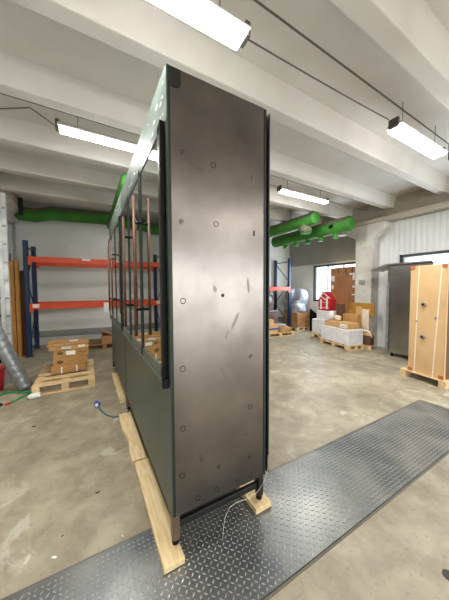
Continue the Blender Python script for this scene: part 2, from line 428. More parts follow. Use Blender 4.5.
        h = MB(); h.tube([l((dx0-.046, hy, 1.15)), l((dx0-.046, hy, 2.18))], .011, M['wood_handle'], 14); hh = h.build('handle', door)
        for z in (1.35, 1.99):
            h = MB(); h.tube([l((dx0-.046, hy, z)), l((dx0+.004, hy, z))], .011, M['black'], 10); h.build('handle_bracket', door)
    B('door_sill', (xf-.032, ys[0], .972), (xf, ys[3], .993), M['frame_l'], .002)
    if near:
        B('sill_end_cap', (xf-.035, ys[0]-.035, .95), (xf+.0, ys[0]-.001, 1.0), M['black'], .003)
        B('door_edge_seal', (xf-.028, ys[0]-.014, 1.001), (xf-.002, ys[0]+.001, 2.40), M['black'], .002)
    return t
MARKS = [(.467, 2.238, 'c'), (.654, 2.214, 'o'), (.456, 1.866, 'c'), (.67, 1.88, 'o'), (.944, 1.856, 's'),
         (.461, 1.434, 'o'), (.454, 1.054, 'o'), (.712, 1.461, 'h'), (.92, 1.06, 'c'), (.913, .725, 'o'), (.452, .712, 'o'),
         (.68, .403, 'c'), (.91, .384, 'h'), (.918, .258, 'o'), (.815, .253, 'o'), (.662, .268, 'o'), (.538, .265, 'o'), (.442, .441, 'o')]
cabinet(1.282, 1.85, 'tall dark green glass-door display cabinet with bare steel end, nearest the camera', True)
cabinet(3.165, 1.85, 'far dark green glass-door display cabinet standing behind the nearer one', False)
# timbers the cabinets stand on
def timber(label, x0, x1, y0, y1, h=.045, rz=0, torn=False, z=0):
    m = MB(); L = y1-y0; w_ = x1-x0
    if torn:
        m.prism([(-w_/2+.012, -L/2), (w_/2, -L/2), (w_/2, L/2), (-w_/2, L/2), (-w_/2-.004, L*.15), (-w_/2+.03, -L*.1), (-w_/2+.012, -L*.3)], 0, h, M['pine'], 'Z')
    else: m.box((-w_/2, -L/2, 0), (w_/2, L/2, h), M['pine'])
    o = m.build('timber_bearer', None, .003, loc=((x0+x1)/2, (y0+y1)/2, z)); o.rotation_euler.z = rz
    return tag(o, label, 'timber', None)
timber('long pale timber under the nearest cabinet corner, its sawn end on the tread plate', .310, .425, 1.20, 2.10, h=.035, z=.0115)
timber('short pale timber with a split edge under the cabinet front, beyond the longest timber', .285, .415, 2.12, 3.02, torn=True)
timber('pale timber under the front of the far cabinet', .335, .45, 3.40, 4.6)
timber('short pale timber under the back corner of the nearest cabinet, on the tread plate', .93, 1.06, 1.235, 1.95, h=.035, z=.0115)
timber('pale timber under the rear end of the nearest cabinet back edge', .93, 1.055, 2.3, 3.0)
timber('pale timber under the back edge of the far cabinet', .93, 1.055, 3.3, 4.9)
# white wire hanging at the steel end
m = MB(); m.tube([(1.05, 1.262, .36), (1.045, 1.255, .27), (1.01, 1.25, .20), (.96, 1.252, .15), (.88, 1.262, .125), (.80, 1.262, .14), (.74, 1.25, .145), (.70, 1.24, .11), (.68, 1.23, .05), (.665, 1.21, .013)], .0018, M['chip'], 6)
tag(m.build('loose_wire'), 'thin pale wire trailing out under the steel end of the nearest cabinet', 'wire')

# ------------------------------------------------------------------ tread plate
t = thing('tread_plate', 'long steel diamond tread plate laid across the concrete floor', 'floor plate', (1.3, 1.18, 0))
P0, P1, Q0, Q1 = -1.3, 3.85, .875, 1.49
m = MB(); m.box((P0-1.3, Q0-1.18, .0), (P1-1.3, Q1-1.18, .008), M['plate']); m.build('plate', t)
m = MB(); i = m.mi(M['lug']); p = .027
nx, ny = int((P1-P0)/p), int((Q1-Q0)/p)
for a in range(nx):
    for b_ in range(ny):
        x = P0+(a+.5)*p; y = Q0+(b_+.6)*p
        ang = PI/4 if (a+b_) % 2 else -PI/4
        ca, sa = math.cos(ang), math.sin(ang); hl, hw, h = .0125, .0042, .0024
        pts = [(-hl, 0, 0), (0, -hw, 0), (hl, 0, 0), (0, hw, 0)]
        vs = [m.bm.verts.new((x+u*ca-v*sa-1.3, y+u*sa+v*ca-1.18, .008)) for u, v, _ in pts]
        tp = [m.bm.verts.new((x+u*.55*ca-1.3, y+u*.55*sa-1.18, .008+h)) for u in (-hl, hl)]
        for f in ((vs[0], vs[1], tp[0]), (vs[1], tp[1], tp[0]), (vs[1], vs[2], tp[1]), (vs[2], vs[3], tp[1]), (vs[3], tp[0], tp[1]), (vs[3], vs[0], tp[0])):
            m.bm.faces.new(f).material_index = i
o = m.build('raised_lugs', t); o['kind'] = 'stuff'
m = MB()
m.box((P0-1.3, Q0-1.18-.014, .0), (P1-1.3, Q0-1.18-.003, .003), M['joint']); m.box((P0-1.3, Q1-1.18+.003, 0), (P1-1.3, Q1-1.18+.012, .003), M['joint'])
m.build('edge_gap', t)

# ------------------------------------------------------------------ ceiling lamps
def lamp(x0, x1, y, label, z=3.26, hw=.076):
    L = x1-x0; cx_ = (x0+x1)/2; yy = y+TL*cx_
    t = thing('ceiling_lamp', label, 'ceiling lamp', (cx_, yy, z), 0)
    m = MB(); m.prism([(-.084, .02), (-.084, .03), (-.035, .085), (.035, .085), (.084, .03), (.084, .02)], -L/2, L/2, M['lampbody'], 'X'); m.build('housing', t, .003)
    m = MB(); m.box((-L/2+.02, -hw, -.014), (L/2-.02, hw, .019), M['tube']); m.build('diffuser', t, .008)
    a = area('lamp_light', (0, 0, -.03), (0, 0, 0), L-.1, .14, LAMP_W, (1, .97, .93)); a.parent = t
    for s in (-1, 1):
        m = MB(); m.box((s*L/2-.02, -.05, .0), (s*L/2+.02, .05, .1), M['lampend']); m.build('end_cap', t, .004)
        m = MB(); m.tube([(s*L*.35, 0, .085), (s*L*.35, 0, SZ-z)], .004, M['wire'], 6); m.build('hanger', t)
    return t
lamp(-.30, 1.03, 1.51, 'ceiling lamp directly above the nearest cabinet, cut off by the picture top', 3.27)
lamp(3.07, 4.28, 1.47, 'ceiling lamp above the tan wrapped crate, at the right of the hall', 3.31)
lamp(-.25, 1.12, 3.5, 'ceiling lamp at left, partly hidden by the far cabinet header', 3.37, .05)
lamp(3.3, 4.68, 3.60, 'ceiling lamp right of the steel end panel, in front of the green ducts', 3.39, .05)
for x in (-.42, 3.02):  # unseen lamps, added behind the camera to light the hall and steel panel
    lamp(x, x+1.4, -2.7, 'ceiling lamp behind the camera over the left side' if x < 0 else 'ceiling lamp behind the camera over the right side', 3.27)
def wire(name, pts, r, m, label, cat='cable'):
    return tag(MB().tube(pts, r, m, 8).build(name), label, cat)
def sag(a, b, d, n=9):
    a, b = Vector(a), Vector(b)
    return [a.lerp(b, k/n) - Vector((0, 0, d*4*(k/n)*(1-k/n))) for k in range(n+1)]
wire('lamp_cable', sag((1.03, 1.565, 3.36), (3.02, 1.55, 3.40), .01), .006, M['wire'], 'thin cable strung between the two nearest ceiling lamps')
wire('lamp_cable', sag((1.16, 3.53, 3.46), (3.27, 3.64, 3.46), .02), .005, M['wire'], 'thin cable running to the lamp in front of the green ducts')
wire('lamp_cable', sag((4.71, 3.66, 3.46), (6.3, 3.69, 3.5), .03), .005, M['wire'], 'thin cable from the ducts lamp to the column')
wire('lamp_cable', sag((-1.6, 3.45, 3.15), (-.5, 3.49, 3.52), .03)+[(-.4, 3.49, 3.47), (-.28, 3.49, 3.4)], .007, M['wire'], 'thin cable running to the left ceiling lamp from the left wall')
wire('conduit', [(-1.6, 3.40, 3.63), (3.0, 3.46, 3.63), (6.3, 3.50, 3.63)], .008, M['wire'], 'thin dark conduit along the ceiling above the left lamp')
wire('drain_pipe', [(-1.58, fy(-1.6)-.12, 3.3), (-1.58, fy(-1.6)-.12, 0)], .03, M['seam'], 'thin grey pipe in the far left corner of the hall', 'pipe')
bx('hanging_post', None, (-1.35, 7.4, 3.25), (-1.27, 7.46, SZ), M['dark'])
tag(bpy.data.objects['hanging_post'], 'short dark steel post under the ceiling by the far left corner', 'post')

# ------------------------------------------------------------------ green ducts
def duct(name, pts, r, label, outlets=(), holes=(), arc=None):
    t = thing(name, label, 'air duct', pts[0])
    o0 = Vector(pts[0]); m = MB()
    rel = [Vector(p)-o0 for p in pts]
    d0 = (rel[1]-rel[0]).normalized(); d1 = (rel[-1]-rel[-2]).normalized()
    P_ = [rel[0]-d0*r*.35, rel[0]-d0*r*.22, rel[0]]+rel[1:-1]+[rel[-1], rel[-1]+d1*r*.2]
    R_ = [r*.55, r*.85]+[r]*(len(rel))+[r*.8]
    m.tube(P_, R_, M['duct'], 22); m.build('duct_tube', t)
    for p in outlets:
        q = Vector(p)-o0
        a = MB(); a.tube([q+Vector((0, 0, -.02)), q+Vector((0, 0, .11))], [.075, .055], M['duct'], 16); a.build('nozzle', t)
    for p, dr in holes:
        q = Vector(p)-o0; dr = Vector(dr).normalized()
        a = MB(); a.tube([q-dr*.01, q+dr*.012], .065, M['black'], 18); a.build('dark_opening', t)
    # grey dust lying along the top
    a = MB(); z = r*.35
    for u, v in zip(rel, rel[1:]):
        d = (v-u).normalized(); s_ = d.cross(Vector((0, 0, 1))).normalized()
        vs = []
        for e in (u, v):
            vs.append([a.bm.verts.new(e + s_*math.sin(th)*(r+.004) + Vector((0, 0, math.cos(th)*(r+.004)))) for th in [math.radians(k) for k in range(-72, 73, 12)]])
        for k in range(len(vs[0])-1):
            f = a.bm.faces.new((vs[0][k], vs[0][k+1], vs[1][k+1], vs[1][k])); f.material_index = a.mi(M['duct_d']); f.smooth = True
    a.mi(M['duct_d']); a.build('dust_layer', t)
    return t
duct('air_duct', [(-1.42, 7.78, 3.38), (-1.1, 7.75, 3.37), (-.75, 7.7, 3.45), (.2, 7.6, 3.46), (1.9, 7.4, 3.46)], .165, 'green air duct along the far wall above the orange rack')
duct('air_duct', [(.66, 4.2, 3.2), (.66, 7.2, 3.2)], .16, 'green air duct rising behind the far cabinet header, at left')
t = duct('air_duct', [(4.95, 4.2, 3.24), (4.92, 5.6, 3.23), (4.9, 7.1, 3.22)], .155, 'upper green air duct with a rounded near end, below the lamp')
q = MB(); q.tube([(0, 0.30, -.30), (0, .30, -.27), (0, .30, -.2), (0, .30, -.1)], [.12, .16, .16, .12], M['duct_d'], 22); q.build('round_outlet', t)
q = MB(); q.tube([(0, 0.30, -.325), (0, .30, -.30)], [.12, .145], M['duct'], 22); q.build('outlet_disc', t)
duct('air_duct', [(5.6, 3.70, 3.08), (5.58, 5.0, 3.07), (5.56, 6.35, 3.06)], .175, 'lower green air duct with round nozzles, ending beside the column',
     outlets=[(5.6, 4.1+.45*k, 2.81) for k in range(5)], holes=[((5.43, 4.1, 3.08), (-1, 0, .2)), ((5.50, 6.375, 3.05), (0, 1, 0))])
for (x, y, z) in ((4.93, 5.0, 3.4), (5.58, 5.2, 3.2)):
    tag(MB().tube([(x, y, z), (x, y, SZ-.01)], .006, M['wire'], 6).build('duct_hanger'), 'thin rod holding up the upper green duct' if x < 5.2 else 'thin rod holding up the lower green duct', 'rod')

# ------------------------------------------------------------------ pallet rack along the far wall
def ry(x): return 6.78-(x+1.15)*.35/7.35
def upright(x, label, h=2.58, depth=1.0):
    t = thing('rack_upright', label, 'rack frame', (x, ry(x), 0))
    for yy in (0, depth-.08):
        m = MB(); m.box((-.045, yy, 0), (.045, yy+.012, h), M['blue']); m.box((-.045, yy, 0), (-.035, yy+.08, h), M['blue']); m.box((.035, yy, 0), (.045, yy+.08, h), M['blue'])
        for z in range(4, int(h/.075)):
            m.box((-.02, yy-.001, z*.075), (-.01, yy+.001, z*.075+.03), M['black']); m.box((.01, yy-.001, z*.075), (.02, yy+.001, z*.075+.03), M['black'])
        pst = m.build('post', t)
        m = MB(); m.box((-.07, yy-.02, 0), (.07, yy+.1, .006), M['blue']); m.build('foot_plate', pst)
    m = MB(); m.tube([(0, .06, h-.12), (0, depth-.04, h-.12)], .016, M['blue'], 8); m.build('brace', t)
    m = MB(); m.tube([(0, .06, .15), (0, depth-.04, .15)], .016, M['blue'], 8); m.build('brace', t)
    for z0, z1 in ((.2, .95), (1.7, .95), (1.75, 2.45)):
        m = MB(); m.tube([(0, .06, z0), (0, depth-.04, z1)], .015, M['blue'], 8); m.build('brace', t)
    return t
upright(-1.15, 'blue rack upright frame at the far left, beside the standing timbers')
upright(1.55, 'blue rack upright frame behind the display cabinets')
upright(4.0, 'blue rack upright frame hidden behind the steel cabinet end')
upright(6.33, 'blue rack upright frame at right, beside the wrapped pallet goods', depth=.82)
def beam(xa, xb, z, back, label, card=None):
    dy = (.95 if back == 1 else back) if back else -.05
    ang = math.atan2(ry(xb)-ry(xa), xb-xa); L = xb-xa-.1
    t = thing('rack_beam', label, 'rack beam', (xa+.05, ry(xa+.05)+dy, z), ang)
    bx('beam', t, (0, 0, -.125), (L, .045, 0), M['orange'], .004)
    for x in (0, L-.06): bx('end_bracket', t, (x-.005, -.008, -.19), (x+.06, .01, .004), M['orange'], .002)
    if card:
        for x, w_, h_, m_ in card: bx('label_card', t, (x, -.012, -h_-.01), (x+w_, -.009, -.01), m_, 0)
    return t
G = 'orange beams of the left rack bay'
beam(-1.15, 1.55, 2.23, 0, 'upper front orange rack beam at left', [(1.02, .17, .04, M['paper'])])
beam(-1.15, 1.55, 2.23, 1, 'upper rear orange rack beam at left, against the wall')
beam(-1.15, 1.55, 1.19, 0, 'lower front orange rack beam at left, with hanging paper tags', [(1.45, .13, .24, M['paper']), (.05, .12, .08, M['strap']), (1.9, .1, .04, M['paper'])])
beam(-1.15, 1.55, 1.19, 1, 'lower rear orange rack beam at left, against the wall')
beam(4.0, 6.33, 1.56, 0, 'front orange rack beam right of the steel cabinet end', None)
beam(4.0, 6.33, 1.56, .76, 'rear orange rack beam right of the steel cabinet end', None)

# standing timbers at left
for k, (x, y, w_, h_, mm, lb) in enumerate((
        (-1.47, 6.98, .05, 2.30, 'plank_d', 'thin dark timber plank leftmost of the standing timbers by the rack'),
        (-1.41, 6.92, .07, 2.12, 'plank', 'tall honey timber plank beside the dark one, by the rack'),
        (-1.325, 6.90, .065, 2.14, 'plank', 'tallest bright honey timber plank in the middle of the standing group'),
        (-1.30, 7.1, .07, 1.93, 'plank_d', 'shorter dark timber plank right behind the honey ones'),
        (-1.235, 6.98, .05, 1.93, 'plank_d', 'dark timber plank nearest the blue upright'))):
    o = MB().box((-w_/2, -.05, 0), (w_/2, .05, h_), M[mm]).build('timber_plank', None, .004, loc=(x, y, 0)); tag(o, lb, 'plank')

# ------------------------------------------------------------------ ladder at the left picture edge
t = thing('ladder', 'pale aluminium ladder standing at the left picture edge', 'ladder', (-1.35, 5.05, 0))
for xx in (.20, .255, -.255, -.20):
    m = MB(); m.box((xx-.026, -.04, 0), (xx+.026, -.034, 3.0), M['alu']); m.box((xx-.026, -.034, 0), (xx-.021, .03, 3.0), M['alu']); m.box((xx+.021, -.034, 0), (xx+.026, .03, 3.0), M['alu'])
    m.build('side_rail', t)
for k in range(10):
    m = MB(); m.tube([(-.245, 0, .25+.28*k), (.245, 0, .25+.28*k)], .017, M['dark'], 10); m.build('rung', t)
    m = MB(); m.box((.235, -.062, .235+.28*k), (.275, -.041, .262+.28*k), M['galv']); m.build('rung_hook', t)

# ------------------------------------------------------------------ pallets
def pallet(x, y, w_, d, rz, label, h=.144, n=5, along='X', m=None, mb=None):
    m = m or M['pine_x']; t = thing('wooden_pallet', label, 'pallet', (x, y, 0), rz)
    bh = h-.044
    for i_ in (0, 1, 2):
        for j in (0, 1, 2):
            bw, bd = .09, .12
            x0 = i_*(w_-bw)/2; y0 = j*(d-bd)/2
            bx('block', t, (x0, y0, .02), (x0+bw, y0+bd, .02+bh-.02), m, .003)
    for j in (0, 1, 2):
        y0 = j*(d-.1)/2
        bx('bottom_board', t, (0, y0, 0), (w_, y0+.1, .02), m, .002)
    for i_ in (0, 1, 2):
        x0 = i_*(w_-.09)/2
        bx('stringer_board', t, (x0, 0, bh), (x0+.09, d, bh+.022), m, .002)
    for k in range(n):
        sw = (d/n)*.58
        y0 = k*(d-sw)/(n-1)
        bx('deck_board', t, (0, y0, bh+.022), (w_, y0+sw, bh+.044), m, .002)
    return t
pallet(-.71, 4.22, .78, 1.15, .0, 'empty-edged wooden pallet on the floor at left, carrying four brown cartons')

def carton(x, y, z, w_, d, h, rz, label, m='card', tape=True, cat='box', extra=None, name='carton', group=None):
    t = thing(name, label, cat, (x, y, z), rz, group)
    bx('box_body', t, (0, 0, 0), (w_, d, h), M[m], .006)
    if tape: bx('tape', t, (-.001, d/2-.025, h-.0), (w_+.001, d/2+.025, h+.001), M['card_l'], 0)
    if extra: extra(t)
    return t
def crown(t, x, z, s):
    # printed house-like crown mark with a bar beneath
    m = MB(); y = -.0015
    for a, b_ in (((-1, -.2), (-.9, .5)), ((-.9, .5), (-.4, .1)), ((-.4, .1), (0, .9)), ((0, .9), (.4, .1)), ((.4, .1), (.9, .5)), ((.9, .5), (1, -.2)), ((1, -.2), (-1, -.2)), ((-.8, -.6), (.8, -.6))):
        m.tube([(x+a[0]*s, y, z+a[1]*s), (x+b_[0]*s, y, z+b_[1]*s)], s*.13, M['print'], 5)
    m.build('printed_mark', t)
def ex1(t): bx('white_strap', t, (.13, -.004, 0), (.15, .0, .11), M['paper'], 0); bx('white_strap', t, (.34, -.004, 0), (.36, 0, .11), M['paper'], 0)
carton(-.53, 4.66, .145, .48, .42, .125, .04, 'bottom brown carton with two white straps, on the left pallet', extra=ex1)
def ex2(t): crown(t, .09, .06, .038)
carton(-.50, 4.67, .272, .48, .42, .13, .02, 'second brown carton from the bottom with a crown mark only, on the left pallet', extra=ex2)
def ex3(t):
    crown(t, .09, .07, .035); bx('white_label', t, (.17, -.003, .03), (.30, 0, .095), M['paper'], 0); bx('printed_text', t, (.35, -.002, .05), (.47, 0, .075), M['card_d'], 0)
carton(-.495, 4.675, .404, .49, .42, .12, .0, 'third brown carton from the bottom with crown mark and white label, on the left pallet', extra=ex3)
t = carton(-.555, 4.66, .526, .55, .48, .075, .03, 'top brown carton with loose open flaps, on the left pallet', tape=False, m='card_l')
for a, b_, c_ in (((0, 0, .072), (.30, .25, .078), -.02), ((.29, .02, .074), (.56, .47, .08), .03)):
    bx('flap', t, (a[0]-.02, a[1]-.03, a[2]), b_, M['card'], .001)
bx('flap', t, (-.03, .2, .08), (.32, .49, .086), M['card'], .001)
bx('white_label', t, (.17, -.003, .01), (.30, 0, .055), M['paper'], 0); bx('white_label', t, (.4, -.003, .02), (.5, 0, .055), M['paper'], 0)
bx('plastic_scrap', t, (.27, .25, .086), (.40, .33, .092), M['paper'], 0)

# low pallet and crate below the rack
pallet(-.25, 6.74, 1.2, .8, -.04, 'grey weathered pallet on the floor below the left orange beams', m=M['pine_dark'])
t = thing('open_crate', 'open brown crate on the weathered pallet below the rack', 'crate', (.28, 6.68, .146), -.04)
bx('side_board', t, (0, 0, 0), (.62, .02, .2), M['card_d']); bx('side_board', t, (0, .48, 0), (.62, .5, .2), M['card_d'])
bx('side_board', t, (0, .02, 0), (.02, .48, .2), M['card']); bx('side_board', t, (.6, .02, 0), (.62, .48, .2), M['card'])
bx('bottom_board', t, (.02, .02, 0), (.6, .48, .02), M['card_d'])
for a in (.5, -.4):
    m = MB(); m.box((-.14, -.2, 0), (.14, .2, .006), M['card']); o = m.build('open_flap', t, loc=(.3-a*.3, .24, .24)); o.rotation_euler = (0, a, .1)

# ------------------------------------------------------------------ hose, bin, cables at left
t = thing('flexible_hose', 'wide grey foil hose slanting down to the floor at the left', 'hose', (-.83, 4.55, 0))
m = MB(); pts = []; rs = []
A0, A1 = Vector((0, 0, .05)), Vector((-.60, 0, 1.70))
for k in range(61):
    pts.append(A0.lerp(A1, k/60)); rs.append(.09+.004*math.sin(k*1.9))
m.tube(pts, rs, M['foil'], 20); m.build('hose_body', t)
t = thing('red_bin', 'red bin at the left picture edge, behind the grey hose', 'bin', (-1.27, 4.80, 0))
m = MB(); m.tube([(0, 0, 0), (0, 0, .30)], [.13, .155], M['red'], 24); m.build('bin_body', t)
m = MB(); m.tube([(0, 0, .30), (0, 0, .33)], .165, M['red'], 24); m.build('bin_rim', t)
t = thing('black_ring_coil', 'black round hose coil resting on the red bin', 'coil', (-1.27, 4.80, .46))
m = MB(); m.tube([(math.cos(a*PI/12)*.09, -.03, math.sin(a*PI/12)*.09) for a in range(25)], .042, M['black'], 12); m.build('coil', t)
wire('green_cable', [(-1.5, 4.45, .012), (-1.25, 4.47, .012), (-1.0, 4.55, .012), (-.85, 4.42, .03), (-.74, 4.42, .02)], .013, M['cable_g'], 'upper green cable on the floor running to the grey hose end')
wire('green_cable', [(-.92, 4.13, .012), (-.86, 4.22, .012), (-.80, 4.32, .012), (-.73, 4.36, .02)], .012, M['cable_g'], 'shorter green cable with a red end, on the floor by the left pallet')
tag(MB().tube([(-.955, 4.08, .014), (-.92, 4.13, .014)], .014, M['red'], 8).build('cable_plug'), 'small red plug at the end of the shorter green cable', 'plug')
tag(MB().blob((-.67, 4.17, .035), (.07, .05, .03), M['paper'], .2, 3).build('plastic_bag'), 'crumpled white plastic at the corner of the left pallet', 'bag')
wire('black_cable', [(-1.3, 4.2, .01), (-1.2, 4.28, .01), (-1.08, 4.22, .01), (-1.0, 4.12, .01), (-1.1, 4.02, .01), (-1.25, 4.05, .01)], .012, M['black'], 'black cable loop on the floor at the left edge')

t = thing('power_cord', 'grey green cord with a blue plug on the floor by the cabinet', 'cord', (.08, 3.45, 0))
m = MB(); m.tube([Vector(p)-Vector((.08, 3.45, 0)) for p in ((.09, 3.42, .03), (.12, 3.28, .012), (.17, 3.14, .01), (.24, 3.05, .01), (.31, 3.045, .01), (.37, 3.08, .01), (.42, 3.12, .02), (.48, 3.16, .01))], .009, M['cable'], 10); m.build('cord', t)
m = MB(); m.tube([(-.01, .05, .03), (.0, .0, .03), (.008, -.04, .03)], [.034, .034, .018], M['bluep'], 16); m.build('plug', t)
m = MB(); m.tube([(-.014, -.032, .04), (-.01, -.043, .045)], .02, M['paper'], 12); m.build('plug_face', t)

# ------------------------------------------------------------------ tan crate and stainless cabinet at right
pallet_t = thing('wooden_pallet', 'pale pallet under the tall tan wrapped crate at right', 'pallet', (4.56, 1.46, 0), -.2)
for y0 in (0, .58):
    bx('block', pallet_t, (0, y0, 0), (.12, y0+.1, .085), M['pine_x'], .003); bx('block', pallet_t, (.7, y0, 0), (.82, y0+.1, .085), M['pine_x'], .003)
    bx('runner_board', pallet_t, (0, y0, .085), (.82, y0+.1, .1), M['pine_x'], .002)
bx('deck_board', pallet_t, (0, 0, .1), (.09, .68, .118), M['pine_x'], .002)
for k in range(1, 6): bx('deck_board', pallet_t, (.13*k, 0, .1), (.13*k+.1, .68, .118), M['pine_x'], .002)
t = thing('wrapped_crate', 'tall tan board-wrapped crate with pale straps on a pallet at right', 'crate', (4.61, 1.505, .119), -.2)
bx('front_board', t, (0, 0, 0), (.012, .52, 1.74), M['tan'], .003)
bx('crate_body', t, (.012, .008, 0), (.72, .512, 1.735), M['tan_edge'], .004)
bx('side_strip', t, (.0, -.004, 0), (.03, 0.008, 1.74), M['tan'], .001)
for yy, dy in ((.40, .02), (.10, .05)):
    m = MB(); m.prism([(yy-.008+dy, 0), (yy+.008+dy, 0), (yy+.008-dy*.6, 1.742), (yy-.008-dy*.6, 1.742)], -.004, 0, M['strap'], 'X'); m.build('strap', t)
for yy, zz in ((-.001, 1.69), (.455, 1.69), (-.001, -.0), (.455, 0)):
    bx('corner_protector', t, (-.012, yy, zz), (.05, yy+.066, zz+.055), M['corner'], .003)
for zz in (1.12, .60):
    m = MB(); m.tube([(-.03, 0.30, zz), (0.002, 0.30, zz)], [.03, .034], M['galv'], 18); kb = m.build('round_plug', t)
    m = MB(); m.tube([(-.034, 0.30, zz), (-.03, 0.30, zz)], .016, M['dark'], 14); m.build('plug_centre', kb)
for yy, zz in ((.405, .84), (.13, .92)):
    bx('strap_clip', t, (-.01, yy-.014, zz-.012), (-.003, yy+.014, zz+.012), M['galv'], .001)

t = thing('stainless_cabinet', 'tall dark stainless steel cabinet with a sloping top plate behind the tan crate', 'cabinet', (5.75, 2.1, 0))
bx('body', t, (.05, 0, .08), (.72, .82, 2.0), M['ss'], .004)
bx('front_door', t, (.02, .0, .1), (.05, .74, 1.97), M['ss'], .004)
bx('door_edge_rail', t, (.0, .76, .14), (.06, .81, 1.6), M['galv'], .003)
m = MB(); m.prism([(-.02, 2.0), (.72, 2.0), (.72, 2.03), (-.02, 2.03)], 0, .84, M['ss'], 'Y'); m.build('top_plate', t)
m = MB(); m.prism([(.84, 2.0), (1.18, 1.9), (1.18, 1.925), (.84, 2.03)], -.02, .55, M['galv'], 'X'); m.build('sloping_flap', t)
for x in (.1, .62):
    for y in (.06, .72):
        m = MB(); m.tube([(x, y, 0), (x, y, .08)], .022, M['black'], 12); m.build('foot', t)

# ------------------------------------------------------------------ goods in the far right
def pack_stack(x, y, z, w_, d, h, rz, label, rows, cat='stack of packs'):
    t = thing('wrapped_pack_stack', label, cat, (x, y, z), rz)
    bx('packs', t, (0, 0, 0), (w_, d, h), M['white_brick'], .015)
    m = MB(); hr = h/rows
    for r_ in range(1, rows):
        m.box((-.002, .01, r_*hr-.0015), (0.01, d-.01, r_*hr+.0015), M['seam']); m.box((.01, -.002, r_*hr-.0015), (w_-.01, .01, r_*hr+.0015), M['seam'])
    for r_ in range(rows):
        for k in range(1, 6):
            o_ = (r_ % 2)*.5
            yk = d*(k-o_)/6+.02; xk = w_*(k-o_)/6+.02
            m.box((-.0015, yk-.0015, r_*hr+.01), (.0, yk+.0015, (r_+1)*hr-.01), M['seam'])
            m.box((xk-.0015, -.0015, r_*hr+.01), (xk+.0015, 0, (r_+1)*hr-.01), M['seam'])
    m.build('pack_seams', t)
    return t
PR = -.2
def pq(u, v): return (5.41+u*math.cos(PR)-v*math.sin(PR), 3.56+u*math.sin(PR)+v*math.cos(PR))
pallet(5.41, 3.56, .5, 1.0, PR, 'wooden pallet under the nearer stack of white packs', h=.12, n=5)
x, y = pq(.01, .02)
pack_stack(x, y, .121, .47, .95, .38, PR, 'nearer low stack of wrapped white packs in front of the column', 9)
def exw(t): bx('white_label', t, (-.003, .06, .03), (0, .26, .12), M['paper'], 0); bx('printed_text', t, (-.004, .09, .06), (-.003, .22, .07), M['print'], 0)
x, y = pq(.02, .03); carton(x, y, .503, .32, .40, .15, PR, 'flat brown carton with a white label, nearer one on the white packs', extra=exw, m='card_l')
x, y = pq(.04, .45); carton(x, y, .503, .30, .40, .145, PR, 'flat brown carton without a label, farther one on the white packs', m='card_l')
x, y = pq(.36, .10); carton(x, y, .503, .12, .46, .34, PR, 'olive brown upright carton on the white packs, behind the flat cartons', m='card')
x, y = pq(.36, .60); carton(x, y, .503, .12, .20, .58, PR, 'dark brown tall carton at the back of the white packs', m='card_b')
pallet(6.08, 4.62, .6, .64, 0, 'wooden pallet under the farther white pack stack', h=.12)
pack_stack(6.10, 4.64, .121, .56, .60, .44, 0, 'farther low stack of wrapped white packs under the red bags', 8)
pack_stack(6.16, 4.66, .562, .40, .46, .27, 0, 'small upper block of white packs directly under the red bags', 4)
t = thing('red_bag_pile', 'tall red and white printed sack bundle on the farther white packs', 'sacks', (6.34, 4.89, .833))
m = MB(); m.prism([(-.22, 0), (.22, 0), (.22, .38), (.08, .58), (-.02, .58), (-.22, .36)], -.13, .13, M['red'], 'X')
o = m.build('sack_bundle', t, .03)
m = MB()
for a, b_ in (((-.10, .06), (-.10, .40)), ((.11, .04), (.11, .34))):
    m.box((-.136, a[0]-.028, a[1]), (-.129, a[0]+.028, b_[1]), M['paper'])
for (y0_, z0_, y1_, z1_) in ((-.2, .37, .04, .55), (.21, .33, .05, .52), (-.06, .32, .14, .45)):
    m.tube([(-.133, y0_, z0_), (-.133, y1_, z1_)], .014, M['paper'], 6)
for z in (.08, .24): m.box((-.1365, -.17, z), (-.13, .18, z+.012), M['paper'])
m.build('white_print', t)

# tall brown board with papers, leaning on the window wall
t = thing('cardboard_sheet', 'huge brown cardboard panel standing in front of the window', 'cardboard panel', (6.72, 4.22, 0))
m = MB(); m.prism([(0, 0), (.05, 0), (.05, 2.13), (0, 2.13)], 0, .84, M['card_d'], 'Y'); m.build('panel', t, .004)
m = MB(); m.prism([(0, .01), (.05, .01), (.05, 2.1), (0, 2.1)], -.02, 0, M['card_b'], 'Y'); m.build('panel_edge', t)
for y, z, a, c_ in ((.70, 1.72, .13, .17), (.73, 1.48, .08, .12), (.05, 1.75, .06, .2), (.04, 1.52, .08, .06), (.12, 1.9, .1, .05), (.0, 1.3, .14, .04)):
    bx('paper_slip', t, (-.004, y, z), (0, y+a*.9, z+c_), M['paper'], 0)
for y, z in ((.3, 2.0), (.55, 2.02), (.1, 2.03)): bx('tape_piece', t, (-.003, y, z-.06), (0, y+.04, z+.07), M['card_b'], 0)

